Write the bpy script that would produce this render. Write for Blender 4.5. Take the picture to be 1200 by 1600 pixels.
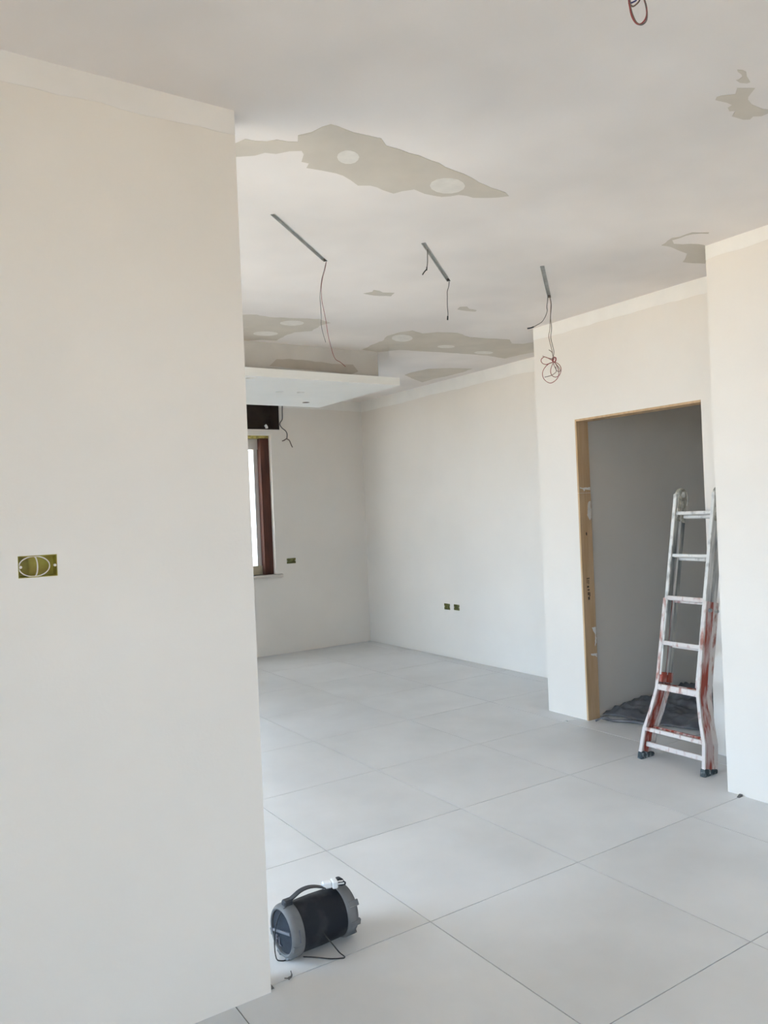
import bpy, bmesh, math, random
from mathutils import Vector, Matrix, noise
from mathutils.geometry import tessellate_polygon

for o in list(bpy.data.objects):
    bpy.data.objects.remove(o, do_unlink=True)
random.seed(7)
scene = bpy.context.scene
COL = scene.collection

PATCHES = [[(0.384, 0.816), (0.414, 0.773), (0.428, 0.72), (0.445, 0.691), (0.474, 0.691), (0.542, 0.704), (0.6, 0.699), (0.654, 0.695), (0.701, 0.733), (0.761, 0.734), (0.855, 0.74), (0.959, 0.755), (1.051, 0.78), (1.153, 0.798), (1.258, 0.829), (1.384, 0.848), (1.425, 0.87), (1.366, 0.922), (1.299, 0.956), (1.222, 0.961), (1.17, 1.012), (1.084, 1.019), (1.021, 1.003), (0.986, 1.041), (0.968, 1.079), (0.906, 1.069), (0.837, 1.056), (0.793, 1.079), (0.74, 1.048), (0.692, 1.026), (0.656, 1.02), (0.592, 1.024), (0.532, 1.032), (0.522, 0.993), (0.491, 0.994), (0.47, 0.935), (0.449, 0.913), (0.411, 0.938), (0.378, 0.98), (0.338, 0.991), (0.316, 1.029), (0.257, 1.072), (0.202, 1.125), (0.155, 1.006), (0.216, 0.974), (0.233, 0.927), (0.269, 0.924), (0.308, 0.907), (0.333, 0.879), (0.369, 0.874), (0.406, 0.86)], [(1.384, -0.215), (1.4, -0.222), (1.421, -0.222), (1.451, -0.206), (1.49, -0.193), (1.488, -0.183), (1.463, -0.174), (1.438, -0.177), (1.442, -0.183), (1.438, -0.198), (1.422, -0.206), (1.397, -0.209)], [(1.487, -0.15), (1.54, -0.179), (1.572, -0.136), (1.592, -0.123), (1.632, -0.112), (1.696, -0.113), (1.716, -0.12), (1.742, -0.139), (1.769, -0.124), (1.742, -0.104), (1.74, -0.082), (1.715, -0.066), (1.725, -0.048), (1.707, -0.035), (1.647, -0.029), (1.628, -0.051), (1.622, -0.058), (1.605, -0.046), (1.577, -0.058), (1.575, -0.076), (1.543, -0.077), (1.492, -0.068), (1.477, -0.083), (1.485, -0.097), (1.504, -0.112), (1.517, -0.124)], [(2.6, 0.984), (2.567, 0.92), (2.552, 0.883), (2.573, 0.855), (2.571, 0.822), (2.575, 0.782), (2.656, 0.742), (2.668, 0.756), (2.6, 0.794), (2.587, 0.828), (2.59, 0.861), (2.583, 0.906), (2.641, 0.937), (2.691, 0.921), (2.726, 0.895), (2.805, 0.874), (2.822, 0.878), (3.107, 1.072), (2.958, 1.113), (2.898, 1.049), (2.846, 1.005), (2.754, 0.993), (2.67, 0.977)], [(1.075, 3.234), (1.2, 3.178), (1.282, 3.142), (1.385, 3.169), (1.501, 3.14), (1.6, 3.111), (1.716, 3.075), (1.843, 3.143), (1.813, 3.252), (1.837, 3.408), (1.738, 3.493), (1.725, 3.63), (1.74, 3.788), (1.625, 3.808), (1.522, 3.897), (1.368, 3.961)], [(2.531, 3.833), (2.504, 3.638), (2.503, 3.491), (2.441, 3.329), (2.459, 3.187), (2.513, 3.102), (2.643, 3.153), (2.725, 3.074), (2.885, 3.032), (3.073, 3.11), (3.235, 3.09), (3.44, 3.053), (3.551, 3.158), (3.655, 3.136), (3.696, 3.047), (3.721, 2.986), (3.983, 3.249), (3.998, 3.356), (3.959, 3.488), (3.949, 3.672), (3.7, 3.625), (3.485, 3.64), (3.229, 3.663), (2.994, 3.702), (2.825, 3.715), (2.704, 3.872)], [(3.56, 4.691), (3.549, 4.55), (3.585, 4.355), (3.762, 4.234), (3.991, 4.176), (4.029, 4.374), (4.019, 4.6), (3.981, 4.8), (4.002, 5.002), (3.761, 4.846)], [(1.656, 2.417), (1.685, 2.361), (1.672, 2.325), (1.718, 2.328), (1.752, 2.348), (1.824, 2.325), (1.845, 2.395), (1.777, 2.419), (1.704, 2.424)], [(2.435, 2.475), (2.41, 2.419), (2.451, 2.392), (2.503, 2.432), (2.576, 2.441), (2.588, 2.47), (2.532, 2.482)]]
DABS = [[(0.661, 0.856), (0.67, 0.879), (0.671, 0.902), (0.662, 0.919), (0.645, 0.928), (0.625, 0.926), (0.604, 0.914), (0.588, 0.895), (0.579, 0.872), (0.58, 0.85), (0.588, 0.833), (0.604, 0.824), (0.624, 0.826), (0.644, 0.837)], [(1.186, 0.873), (1.201, 0.903), (1.201, 0.935), (1.184, 0.961), (1.154, 0.977), (1.118, 0.978), (1.082, 0.965), (1.055, 0.941), (1.041, 0.911), (1.043, 0.88), (1.059, 0.855), (1.088, 0.84), (1.123, 0.838), (1.157, 0.85)], [(1.671, 3.218), (1.678, 3.249), (1.669, 3.281), (1.644, 3.307), (1.61, 3.322), (1.573, 3.322), (1.541, 3.309), (1.519, 3.284), (1.513, 3.253), (1.523, 3.222), (1.547, 3.197), (1.581, 3.182), (1.617, 3.181), (1.649, 3.194)], [(1.647, 3.575), (1.653, 3.607), (1.64, 3.639), (1.613, 3.666), (1.575, 3.682), (1.535, 3.684), (1.502, 3.67), (1.481, 3.645), (1.476, 3.614), (1.489, 3.582), (1.516, 3.555), (1.553, 3.54), (1.592, 3.538), (1.625, 3.55)], [(2.666, 3.309), (2.69, 3.356), (2.694, 3.402), (2.677, 3.435), (2.642, 3.449), (2.597, 3.442), (2.55, 3.414), (2.512, 3.373), (2.49, 3.326), (2.487, 3.282), (2.504, 3.251), (2.538, 3.237), (2.581, 3.243), (2.627, 3.268)], [(3.181, 3.433), (3.191, 3.457), (3.185, 3.481), (3.164, 3.502), (3.133, 3.515), (3.098, 3.517), (3.066, 3.508), (3.043, 3.49), (3.034, 3.466), (3.04, 3.442), (3.061, 3.422), (3.091, 3.41), (3.126, 3.407), (3.158, 3.416)], [(3.659, 3.503), (3.671, 3.528), (3.664, 3.554), (3.64, 3.577), (3.604, 3.591), (3.563, 3.594), (3.526, 3.585), (3.499, 3.566), (3.489, 3.541), (3.496, 3.515), (3.52, 3.493), (3.555, 3.479), (3.595, 3.475), (3.632, 3.484)]]
SOFFIT_STAIN = [(1.776, 2.765), (1.883, 2.775), (2.066, 2.773), (2.268, 2.761), (2.464, 2.769), (2.515, 2.715), (2.447, 2.688), (1.714, 2.708)]
W_w1 = [[(1.1574, 1.9871, 2.8943), (1.1474, 1.9937, 2.8508), (1.1343, 2.0023, 2.8007), (1.1269, 2.0072, 2.7503), (1.1223, 2.0102, 2.6998), (1.1233, 2.0094, 2.649), (1.1243, 2.0087, 2.5982), (1.1227, 2.0097, 2.5543), (1.1295, 2.0051, 2.5066), (1.1391, 1.9986, 2.4621)], [(1.1574, 1.9871, 2.8943), (1.1502, 1.9919, 2.8506), (1.1371, 2.0005, 2.8005), (1.1297, 2.0053, 2.7502), (1.1301, 2.0049, 2.6825), (1.1367, 2.0005, 2.6314), (1.1434, 1.996, 2.5803), (1.1494, 1.9919, 2.5123), (1.1562, 1.9874, 2.4646), (1.1633, 1.9826, 2.4271), (1.1705, 1.9777, 2.3929), (1.1809, 1.9708, 2.3687), (1.2001, 1.958, 2.3542), (1.2218, 1.9436, 2.3294)]]
W_w2 = [[(1.9848, 1.9906, 2.895), (1.9803, 1.9935, 2.8577), (1.9732, 1.9983, 2.8317), (1.9718, 1.9991, 2.7942), (1.9701, 2.0002, 2.7455), (1.9716, 1.9991, 2.7003), (1.9692, 2.0007, 2.6779)]]
W_w2t = [[(1.9698, 2.0003, 2.6854), (1.9681, 2.0014, 2.6629)]]
W_w2b = [[(1.5325, 1.5976, 2.8906), (1.5313, 1.5983, 2.8578), (1.5302, 1.599, 2.825), (1.5265, 1.6014, 2.7989)]]
W_w2bt = [[(1.5266, 1.6013, 2.8022), (1.5249, 1.6025, 2.7842)], [(1.5248, 1.6025, 2.7891), (1.5147, 1.6092, 2.7765), (1.506, 1.6149, 2.7621)]]
W_w3l = [[(2.7959, 1.9964, 2.9002), (2.793, 1.9983, 2.8674), (2.7881, 2.0015, 2.8264), (2.7886, 2.0011, 2.7995), (2.7761, 2.0093, 2.7633), (2.7583, 2.0211, 2.734), (2.7325, 2.0381, 2.7152), (2.7097, 2.0532, 2.702)]]
W_w3lt = [[(2.7126, 2.0514, 2.7035), (2.6956, 2.0626, 2.697), (2.6787, 2.0738, 2.6945)]]
W_w3a = [[(2.8061, 1.9896, 2.8997), (2.8115, 1.986, 2.8582), (2.8119, 1.9857, 2.8252), (2.8053, 1.99, 2.7585), (2.8085, 1.9878, 2.6913), (2.802, 1.9919, 2.628), (2.8156, 1.9828, 2.5402), (2.8102, 1.9864, 2.5036), (2.8137, 1.984, 2.4866)], [(2.8061, 1.9896, 2.8997), (2.81, 1.987, 2.8541), (2.8091, 1.9876, 2.8253), (2.8039, 1.9909, 2.7585), (2.7984, 1.9944, 2.6818), (2.7916, 1.9989, 2.6318), (2.806, 1.9892, 2.544), (2.8102, 1.9864, 2.5036), (2.8137, 1.984, 2.4866)]]
W_w3c = [[(2.8076, 1.988, 2.4702), (2.7925, 2.0081, 2.4645), (2.7736, 2.03, 2.4389), (2.7662, 2.0426, 2.4093), (2.7719, 2.0443, 2.3789), (2.7891, 2.0357, 2.3547), (2.811, 2.0212, 2.3419), (2.8324, 2.0041, 2.3524), (2.8474, 1.9887, 2.375), (2.8491, 1.9799, 2.4049), (2.8389, 1.9773, 2.4353), (2.8186, 1.9807, 2.4663)], [(2.8079, 1.9878, 2.4802), (2.7649, 2.006, 2.5039), (2.7413, 2.0133, 2.4982), (2.7301, 2.016, 2.4803), (2.7379, 2.0108, 2.4631), (2.7593, 2.0013, 2.4554), (2.783, 1.994, 2.4628), (2.8076, 1.988, 2.4702)], [(2.8131, 1.9844, 2.4699), (2.8384, 1.9861, 2.4691), (2.8649, 1.9847, 2.4547), (2.8792, 1.9872, 2.4275), (2.8726, 1.9979, 2.3943), (2.854, 2.0102, 2.3819), (2.8317, 2.0187, 2.388), (2.8144, 2.0181, 2.4104), (2.8079, 2.0062, 2.4371), (2.8073, 1.9882, 2.4635)], [(2.8102, 1.9863, 2.4667), (2.7977, 1.9663, 2.4399), (2.801, 1.9467, 2.4058), (2.8164, 1.9365, 2.405), (2.8224, 1.9499, 2.4286), (2.8213, 1.979, 2.4628)], [(2.7596, 2.0197, 2.3771), (2.7792, 2.0067, 2.3812), (2.7991, 1.9936, 2.3885), (2.8134, 1.9841, 2.3979), (2.8237, 1.9773, 2.4124), (2.8205, 1.9794, 2.4427)], [(2.8077, 1.988, 2.4735), (2.8094, 1.9921, 2.4937), (2.8186, 1.9901, 2.5034), (2.8308, 1.9844, 2.4995), (2.8302, 1.9848, 2.4827), (2.8203, 1.989, 2.4715), (2.8117, 1.9905, 2.4802), (2.8141, 1.9838, 2.4967)]]
W_w3t = [[(2.8102, 1.9864, 2.5036), (2.8069, 1.9886, 2.5305), (2.799, 1.9938, 2.5427), (2.7881, 2.001, 2.5516)], [(2.8083, 1.9876, 2.4903), (2.7807, 2.0059, 2.5), (2.7532, 2.0241, 2.5132)]]
W_top = [[(0.6963, -0.374, 2.8876), (0.6886, -0.369, 2.8564), (0.6835, -0.3656, 2.8251), (0.6831, -0.3654, 2.7935), (0.6845, -0.3663, 2.7776), (0.6876, -0.3684, 2.7553), (0.6949, -0.3733, 2.7376), (0.7039, -0.3793, 2.7324), (0.7135, -0.3856, 2.7414), (0.7186, -0.389, 2.7553), (0.7186, -0.389, 2.7743), (0.7153, -0.3867, 2.7919), (0.7122, -0.3846, 2.8157), (0.6999, -0.3764, 2.84)], [(0.6963, -0.374, 2.8876), (0.691, -0.3705, 2.8484), (0.6855, -0.367, 2.806), (0.6855, -0.367, 2.7886), (0.6857, -0.3672, 2.776), (0.6902, -0.3702, 2.7536), (0.6975, -0.375, 2.7359), (0.7079, -0.3819, 2.7314), (0.7167, -0.3877, 2.7396), (0.7192, -0.3894, 2.7537), (0.7185, -0.3889, 2.7727), (0.7141, -0.386, 2.7967), (0.7035, -0.3789, 2.832)], [(0.6828, -0.3652, 2.7872), (0.6897, -0.3698, 2.7773), (0.6978, -0.3751, 2.7817), (0.7061, -0.3807, 2.7939), (0.7111, -0.3839, 2.8237), (0.6977, -0.375, 2.8528)]]
W_topb = [[(0.684, -0.3659, 2.7998), (0.6848, -0.3665, 2.7863), (0.6928, -0.3718, 2.7883), (0.6996, -0.3763, 2.7942), (0.7041, -0.3793, 2.8114), (0.6946, -0.373, 2.8403)]]
W_bk = [[(3.0808, 6.43, 2.7982), (3.0771, 6.43, 2.7183), (3.0737, 6.43, 2.6457), (3.048, 6.43, 2.6088), (3.0426, 6.43, 2.5798), (3.069, 6.43, 2.5442), (3.1078, 6.43, 2.5161), (3.1262, 6.43, 2.4801), (3.1219, 6.43, 2.4219)]]
W_bkt = [[(3.1222, 6.43, 2.4292), (3.0866, 6.43, 2.4068), (3.0622, 6.43, 2.3992)], [(3.1219, 6.43, 2.4219), (3.1511, 6.43, 2.4078), (3.1731, 6.43, 2.3571), (3.1879, 6.43, 2.328)]]
CAM = {'loc': [-0.9414, -1.6277, 1.5592], 'R': [0.832702, -0.552124, -0.042027], 'U': [0.035685, -0.022233, 0.999116], 'F': [0.55257, 0.833466, -0.001189], 'f': 1233.96}

# ------------------------------------------------------------------ camera
cd = bpy.data.cameras.new('camera')
cam = bpy.data.objects.new('camera', cd); COL.objects.link(cam)
cd.sensor_fit = 'VERTICAL'; cd.sensor_height = 24.0; cd.sensor_width = 18.0
cd.lens = CAM['f'] / 1600.0 * 24.0
cd.clip_start = 0.02; cd.clip_end = 400
_R, _U, _F, _L = Vector(CAM['R']), Vector(CAM['U']), Vector(CAM['F']), Vector(CAM['loc'])
cam.matrix_world = Matrix(((_R.x, _U.x, -_F.x, _L.x), (_R.y, _U.y, -_F.y, _L.y), (_R.z, _U.z, -_F.z, _L.z), (0, 0, 0, 1)))
scene.camera = cam

# ------------------------------------------------------------------ world, sun, exposure
world = bpy.data.worlds.new('world'); scene.world = world; world.use_nodes = True
bg = world.node_tree.nodes['Background']
bg.inputs['Color'].default_value = (0.55, 0.755, 1.0, 1); bg.inputs['Strength'].default_value = 3.3
sd = bpy.data.lights.new('sun', 'SUN'); sd.energy = 8.0; sd.angle = math.radians(1.0); sd.color = (1.0, 0.93, 0.82)
sun = bpy.data.objects.new('sun', sd); COL.objects.link(sun)
sun.rotation_euler = (Vector((0, 0, 0)) - Vector((0.55, -0.6, 1.1))).to_track_quat('-Z', 'Y').to_euler()
sun.location = (20, -20, 30)
def portal(name, loc, sx, sy, direction):
    l = bpy.data.lights.new(name, 'AREA'); l.shape = 'RECTANGLE'; l.size = sx; l.size_y = sy
    l.cycles.is_portal = True
    o = bpy.data.objects.new(name, l); COL.objects.link(o); o.location = loc
    o.rotation_euler = Vector(direction).to_track_quat('-Z', 'Y').to_euler()
vs = scene.view_settings
vs.view_transform = 'Standard'; vs.look = 'None'; vs.gamma = 1.0; vs.use_curve_mapping = False
vs.exposure = 2.13
scene.cycles.use_denoising = True; scene.cycles.use_adaptive_sampling = True; scene.cycles.adaptive_threshold = 0.06
scene.cycles.max_bounces = 7; scene.cycles.diffuse_bounces = 4; scene.cycles.sample_clamp_indirect = 6

# ------------------------------------------------------------------ materials
def mat(name, color, rough=0.6, metal=0.0, var=0.0, scale=4.0, bump=0.0, bscale=60.0, color2=None, detail=4.0,
        ramp=(0.35, 0.65), stretch=(1, 1, 1), rnd=0.0, spec=0.5):
    m = bpy.data.materials.new(name); m.use_nodes = True
    nt = m.node_tree; p = nt.nodes['Principled BSDF']
    p.inputs['Base Color'].default_value = (*color, 1); p.inputs['Roughness'].default_value = rough
    p.inputs['Metallic'].default_value = metal; p.inputs['Specular IOR Level'].default_value = spec
    tc = nt.nodes.new('ShaderNodeTexCoord'); mp = nt.nodes.new('ShaderNodeMapping')
    nt.links.new(tc.outputs['Object'], mp.inputs['Vector']); mp.inputs['Scale'].default_value = stretch
    last = None
    if var > 0 or color2:
        n = nt.nodes.new('ShaderNodeTexNoise'); n.inputs['Scale'].default_value = scale; n.inputs['Detail'].default_value = detail
        nt.links.new(mp.outputs['Vector'], n.inputs['Vector'])
        r = nt.nodes.new('ShaderNodeValToRGB'); nt.links.new(n.outputs['Fac'], r.inputs['Fac'])
        r.color_ramp.elements[0].position = ramp[0]; r.color_ramp.elements[1].position = ramp[1]
        c2 = color2 if color2 else tuple(min(1, c * (1 + var)) for c in color)
        c1 = color if color2 else tuple(c * (1 - var) for c in color)
        r.color_ramp.elements[0].color = (*c1, 1); r.color_ramp.elements[1].color = (*c2, 1)
        last = r.outputs['Color']
    if rnd > 0:
        oi = nt.nodes.new('ShaderNodeObjectInfo'); mr = nt.nodes.new('ShaderNodeMapRange')
        mr.inputs['To Min'].default_value = 1 - rnd; mr.inputs['To Max'].default_value = 1 + rnd
        nt.links.new(oi.outputs['Random'], mr.inputs['Value'])
        mx = nt.nodes.new('ShaderNodeVectorMath'); mx.operation = 'SCALE'
        if last: nt.links.new(last, mx.inputs[0])
        else: mx.inputs[0].default_value = color
        nt.links.new(mr.outputs['Result'], mx.inputs['Scale']); last = mx.outputs['Vector']
    if last: nt.links.new(last, p.inputs['Base Color'])
    if bump > 0:
        n2 = nt.nodes.new('ShaderNodeTexNoise'); n2.inputs['Scale'].default_value = bscale; n2.inputs['Detail'].default_value = 5
        nt.links.new(mp.outputs['Vector'], n2.inputs['Vector'])
        b = nt.nodes.new('ShaderNodeBump'); b.inputs['Strength'].default_value = bump; b.inputs['Distance'].default_value = 0.01
        nt.links.new(n2.outputs['Fac'], b.inputs['Height']); nt.links.new(b.outputs['Normal'], p.inputs['Normal'])
    return m

M = {}
M['wall'] = mat('primed_plaster', (0.81, 0.752, 0.68), 0.85, var=0.02, scale=1.6, bump=0.04, bscale=90, spec=0.2)
M['band'] = mat('joint_filler', (0.87, 0.835, 0.78), 0.9, var=0.02, scale=6, spec=0.2)
M['band_soft'] = mat('thin_joint_filler', (0.82, 0.778, 0.73), 0.9, var=0.02, scale=6, spec=0.2)
M['ceil'] = mat('ceiling_plaster', (0.86, 0.79, 0.73), 0.9, var=0.075, scale=1.1, detail=3, bump=0.03, bscale=30, spec=0.2)
M['patch'] = mat('bare_plasterboard', (0.65, 0.58, 0.49), 0.9, var=0.04, scale=5, spec=0.2)
M['dab'] = mat('filler_dab', (0.80, 0.745, 0.67), 0.9, var=0.04, scale=20, spec=0.2)
M['soffit'] = mat('white_plasterboard', (0.89, 0.86, 0.80), 0.8, var=0.015, scale=3, spec=0.2)
M['soffit_core'] = mat('grey_plasterboard', (0.60, 0.565, 0.52), 0.9, var=0.06, scale=3, spec=0.2)
M['soffit_stain'] = mat('raw_board_brown', (0.47, 0.42, 0.36), 0.9, var=0.05, scale=8, spec=0.2)
M['screed'] = mat('grout_grey', (0.30, 0.295, 0.285), 0.95, var=0.25, scale=3, spec=0.1)
M['wood'] = mat('raw_pine', (0.54, 0.35, 0.19), 0.8, color2=(0.62, 0.43, 0.255), scale=3.0, stretch=(14, 14, 1), detail=6)
M['brown'] = mat('brown_stained_wood', (0.085, 0.028, 0.016), 0.8, var=0.25, scale=4, stretch=(8, 8, 1))
M['darkbrown'] = mat('dark_brown_box', (0.05, 0.035, 0.026), 0.8, var=0.3, scale=6)
M['olive'] = mat('yellow_foam', (0.45, 0.36, 0.10), 0.9, var=0.3, scale=30)
M['cream'] = mat('cream_wood', (0.55, 0.48, 0.33), 0.7, var=0.15, scale=8)
M['whiteframe'] = mat('white_window_frame', (0.62, 0.58, 0.54), 0.5)
M['marble'] = mat('sill_stone', (0.62, 0.55, 0.48), 0.4, var=0.1, scale=10)
M['boxyellow'] = mat('yellow_box_plastic', (0.34, 0.25, 0.03), 0.5, color2=(0.42, 0.36, 0.05), scale=25)
M['boxring'] = mat('white_plastic_ring', (0.75, 0.68, 0.60), 0.5)
M['boxolive'] = mat('olive_box_plastic', (0.20, 0.19, 0.06), 0.6, color2=(0.33, 0.31, 0.12), scale=60)
M['alu'] = mat('grey_aluminium', (0.58, 0.57, 0.53), 0.5, 0.0, var=0.12, scale=20)
M['red_wire'] = mat('red_wire', (0.26, 0.045, 0.04), 0.5)
M['grey_wire'] = mat('grey_wire', (0.12, 0.11, 0.10), 0.5)
M['brown_wire'] = mat('brown_wire', (0.17, 0.11, 0.08), 0.5)
M['blue_wire'] = mat('blue_wire', (0.05, 0.05, 0.16), 0.5)
M['black'] = mat('black_tape', (0.02, 0.02, 0.02), 0.6)
M['ladder_red'] = mat('red_paint_splashed', (0.34, 0.055, 0.03), 0.6, color2=(0.60, 0.47, 0.44), scale=9, stretch=(3, 3, 0.55), ramp=(0.43, 0.58), detail=8)
M['ladder_pale'] = mat('plaster_splashed_white', (0.70, 0.63, 0.59), 0.75, color2=(0.38, 0.16, 0.12), scale=16, stretch=(1.6, 1.6, 0.7), ramp=(0.53, 0.68), detail=8)
M['ladder_grey'] = mat('splashed_aluminium', (0.20, 0.21, 0.21), 0.6, 0.2, color2=(0.52, 0.51, 0.47), scale=12, stretch=(3, 3, 0.35), ramp=(0.42, 0.66), detail=8)
M['ladder_mid'] = mat('lit_splashed_aluminium', (0.36, 0.36, 0.35), 0.6, 0.1, color2=(0.70, 0.68, 0.65), scale=12, stretch=(3, 3, 0.4), ramp=(0.38, 0.6), detail=8)  # splashed metal, made paler for the side that faces the light
M['ladder_white'] = mat('dusty_white_aluminium', (0.72, 0.70, 0.66), 0.7, color2=(0.30, 0.29, 0.27), scale=22, stretch=(1, 1, 0.6), ramp=(0.5, 0.72), detail=6)
M['ladder_hinge'] = mat('splashed_hinge', (0.30, 0.28, 0.23), 0.7, 0.0, color2=(0.66, 0.62, 0.54), scale=28, ramp=(0.42, 0.62), detail=6)
M['rubber'] = mat('dark_rubber_foot', (0.035, 0.05, 0.055), 0.6, color2=(0.42, 0.44, 0.45), scale=35, ramp=(0.5, 0.7))
M['sheet'] = mat('grey_drop_sheet', (0.085, 0.082, 0.088), 0.5, color2=(0.19, 0.187, 0.195), scale=5, ramp=(0.4, 0.72), detail=6)
M['spk_body'] = mat('black_speaker_cloth', (0.012, 0.013, 0.017), 0.7, color2=(0.06, 0.06, 0.062), spec=0.25, scale=14, ramp=(0.5, 0.8), detail=6, bump=0.15, bscale=500)
M['spk_grey'] = mat('grey_speaker_plastic', (0.15, 0.15, 0.15), 0.65, spec=0.3, var=0.15, scale=15)
M['spk_grille'] = mat('dark_grille', (0.022, 0.028, 0.038), 0.8, spec=0.25, var=0.2, scale=40, bump=0.2, bscale=700)
M['spk_bar'] = mat('grille_bar', (0.12, 0.125, 0.145), 0.55)
M['spk_mark'] = mat('grille_mark', (0.11, 0.115, 0.14), 0.6)
M['spk_strap'] = mat('dark_strap', (0.045, 0.047, 0.052), 0.6, spec=0.3)
M['plug'] = mat('white_plug', (0.80, 0.80, 0.80), 0.4)
M['mark'] = mat('dark_pencil_mark', (0.07, 0.045, 0.025), 0.9)
M['scrap'] = mat('grey_scrap', (0.13, 0.12, 0.11), 0.8)
M['spacer'] = mat('pale_scrap', (0.65, 0.65, 0.63), 0.7)
M['ground'] = mat('sunlit_ground', (0.47, 0.345, 0.21), 0.95, var=0.1, scale=0.3)

def tile_material():
    m = bpy.data.materials.new('grey_porcelain'); m.use_nodes = True
    nt = m.node_tree; p = nt.nodes['Principled BSDF']; L = nt.links.new
    tc = nt.nodes.new('ShaderNodeTexCoord'); oi = nt.nodes.new('ShaderNodeObjectInfo'); ge = nt.nodes.new('ShaderNodeNewGeometry')
    n = nt.nodes.new('ShaderNodeTexNoise'); n.inputs['Scale'].default_value = 1.7; n.inputs['Detail'].default_value = 5; n.inputs['Roughness'].default_value = 0.55
    n.noise_dimensions = '4D'
    L(ge.outputs['Position'], n.inputs['Vector']); L(oi.outputs['Random'], n.inputs['W'])
    r = nt.nodes.new('ShaderNodeValToRGB'); L(n.outputs['Fac'], r.inputs['Fac'])
    r.color_ramp.elements[0].position = 0.3; r.color_ramp.elements[1].position = 0.7
    r.color_ramp.elements[0].color = (0.62, 0.612, 0.60, 1); r.color_ramp.elements[1].color = (0.745, 0.737, 0.725, 1)
    n2 = nt.nodes.new('ShaderNodeTexNoise'); n2.inputs['Scale'].default_value = 0.9; n2.inputs['Detail'].default_value = 6
    L(ge.outputs['Position'], n2.inputs['Vector'])
    r2 = nt.nodes.new('ShaderNodeValToRGB'); L(n2.outputs['Fac'], r2.inputs['Fac'])
    r2.color_ramp.elements[0].position = 0.44; r2.color_ramp.elements[1].position = 0.62
    r2.color_ramp.elements[0].color = (0, 0, 0, 1); r2.color_ramp.elements[1].color = (0.35, 0.35, 0.35, 1)
    mx = nt.nodes.new('ShaderNodeMix'); mx.data_type = 'RGBA'; mx.inputs['B'].default_value = (0.78, 0.775, 0.77, 1)
    L(r2.outputs['Color'], mx.inputs['Factor']); L(r.outputs['Color'], mx.inputs['A'])
    L(mx.outputs['Result'], p.inputs['Base Color'])
    mr = nt.nodes.new('ShaderNodeMapRange'); mr.inputs['To Min'].default_value = 0.34; mr.inputs['To Max'].default_value = 0.55
    L(n2.outputs['Fac'], mr.inputs['Value']); L(mr.outputs['Result'], p.inputs['Roughness'])
    p.inputs['Specular IOR Level'].default_value = 0.45
    return m
M['tile'] = tile_material()

def glass_material():
    m = bpy.data.materials.new('window_glass'); m.use_nodes = True; nt = m.node_tree
    for nd in list(nt.nodes): nt.nodes.remove(nd)
    out = nt.nodes.new('ShaderNodeOutputMaterial'); t = nt.nodes.new('ShaderNodeBsdfTransparent'); g = nt.nodes.new('ShaderNodeBsdfGlossy')
    g.inputs['Roughness'].default_value = 0.02; x = nt.nodes.new('ShaderNodeMixShader'); x.inputs[0].default_value = 0.06
    nt.links.new(t.outputs[0], x.inputs[1]); nt.links.new(g.outputs[0], x.inputs[2]); nt.links.new(x.outputs[0], out.inputs[0])
    return m
M['glass'] = glass_material()
def cloth_material():
    m = bpy.data.materials.new('white_translucent_sheet'); m.use_nodes = True; nt = m.node_tree
    for nd in list(nt.nodes): nt.nodes.remove(nd)
    out = nt.nodes.new('ShaderNodeOutputMaterial'); t = nt.nodes.new('ShaderNodeBsdfTranslucent'); d = nt.nodes.new('ShaderNodeBsdfDiffuse')
    t.inputs['Color'].default_value = (0.95, 0.93, 0.9, 1); d.inputs['Color'].default_value = (0.8, 0.8, 0.78, 1)
    x = nt.nodes.new('ShaderNodeMixShader'); x.inputs[0].default_value = 0.3
    nt.links.new(t.outputs[0], x.inputs[1]); nt.links.new(d.outputs[0], x.inputs[2]); nt.links.new(x.outputs[0], out.inputs[0])
    return m
M['cloth'] = cloth_material()

# ------------------------------------------------------------------ helpers
def link(name, me, m, parent=None, smooth=False):
    o = bpy.data.objects.new(name, me); COL.objects.link(o)
    if m is not None and not me.materials: me.materials.append(M[m] if isinstance(m, str) else m)
    if parent is not None: o.parent = parent
    if smooth:
        me.polygons.foreach_set('use_smooth', [True] * len(me.polygons))
        me.set_sharp_from_angle(angle=math.radians(smooth if smooth is not True else 40))
    return o
def pyd(name, v, f, m, parent=None, smooth=False):
    me = bpy.data.meshes.new(name); me.from_pydata([tuple(p) for p in v], [], f); me.update()
    return link(name, me, m, parent, smooth)
def bm_obj(name, bm, m, parent=None, smooth=False):
    me = bpy.data.meshes.new(name); bmesh.ops.recalc_face_normals(bm, faces=bm.faces); bm.to_mesh(me); bm.free()
    return link(name, me, m, parent, smooth)
def add_box(bm, x0, x1, y0, y1, z0, z1, mtx=None, bev=0.0):
    vs_ = [bm.verts.new((x, y, z)) for x in (x0, x1) for y in (y0, y1) for z in (z0, z1)]
    if mtx:
        for v in vs_: v.co = mtx @ v.co
    fs = [bm.faces.new([vs_[i] for i in q]) for q in ((0, 1, 3, 2), (4, 6, 7, 5), (0, 4, 5, 1), (2, 3, 7, 6), (0, 2, 6, 4), (1, 5, 7, 3))]
    if bev > 0:
        es = list({e for f in fs for e in f.edges})
        bmesh.ops.bevel(bm, geom=es, offset=bev, segments=1, affect='EDGES')
def box(name, x0, x1, y0, y1, z0, z1, m, parent=None, mtx=None, bev=0.0):
    bm = bmesh.new(); add_box(bm, x0, x1, y0, y1, z0, z1, mtx, bev); return bm_obj(name, bm, m, parent)
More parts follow.
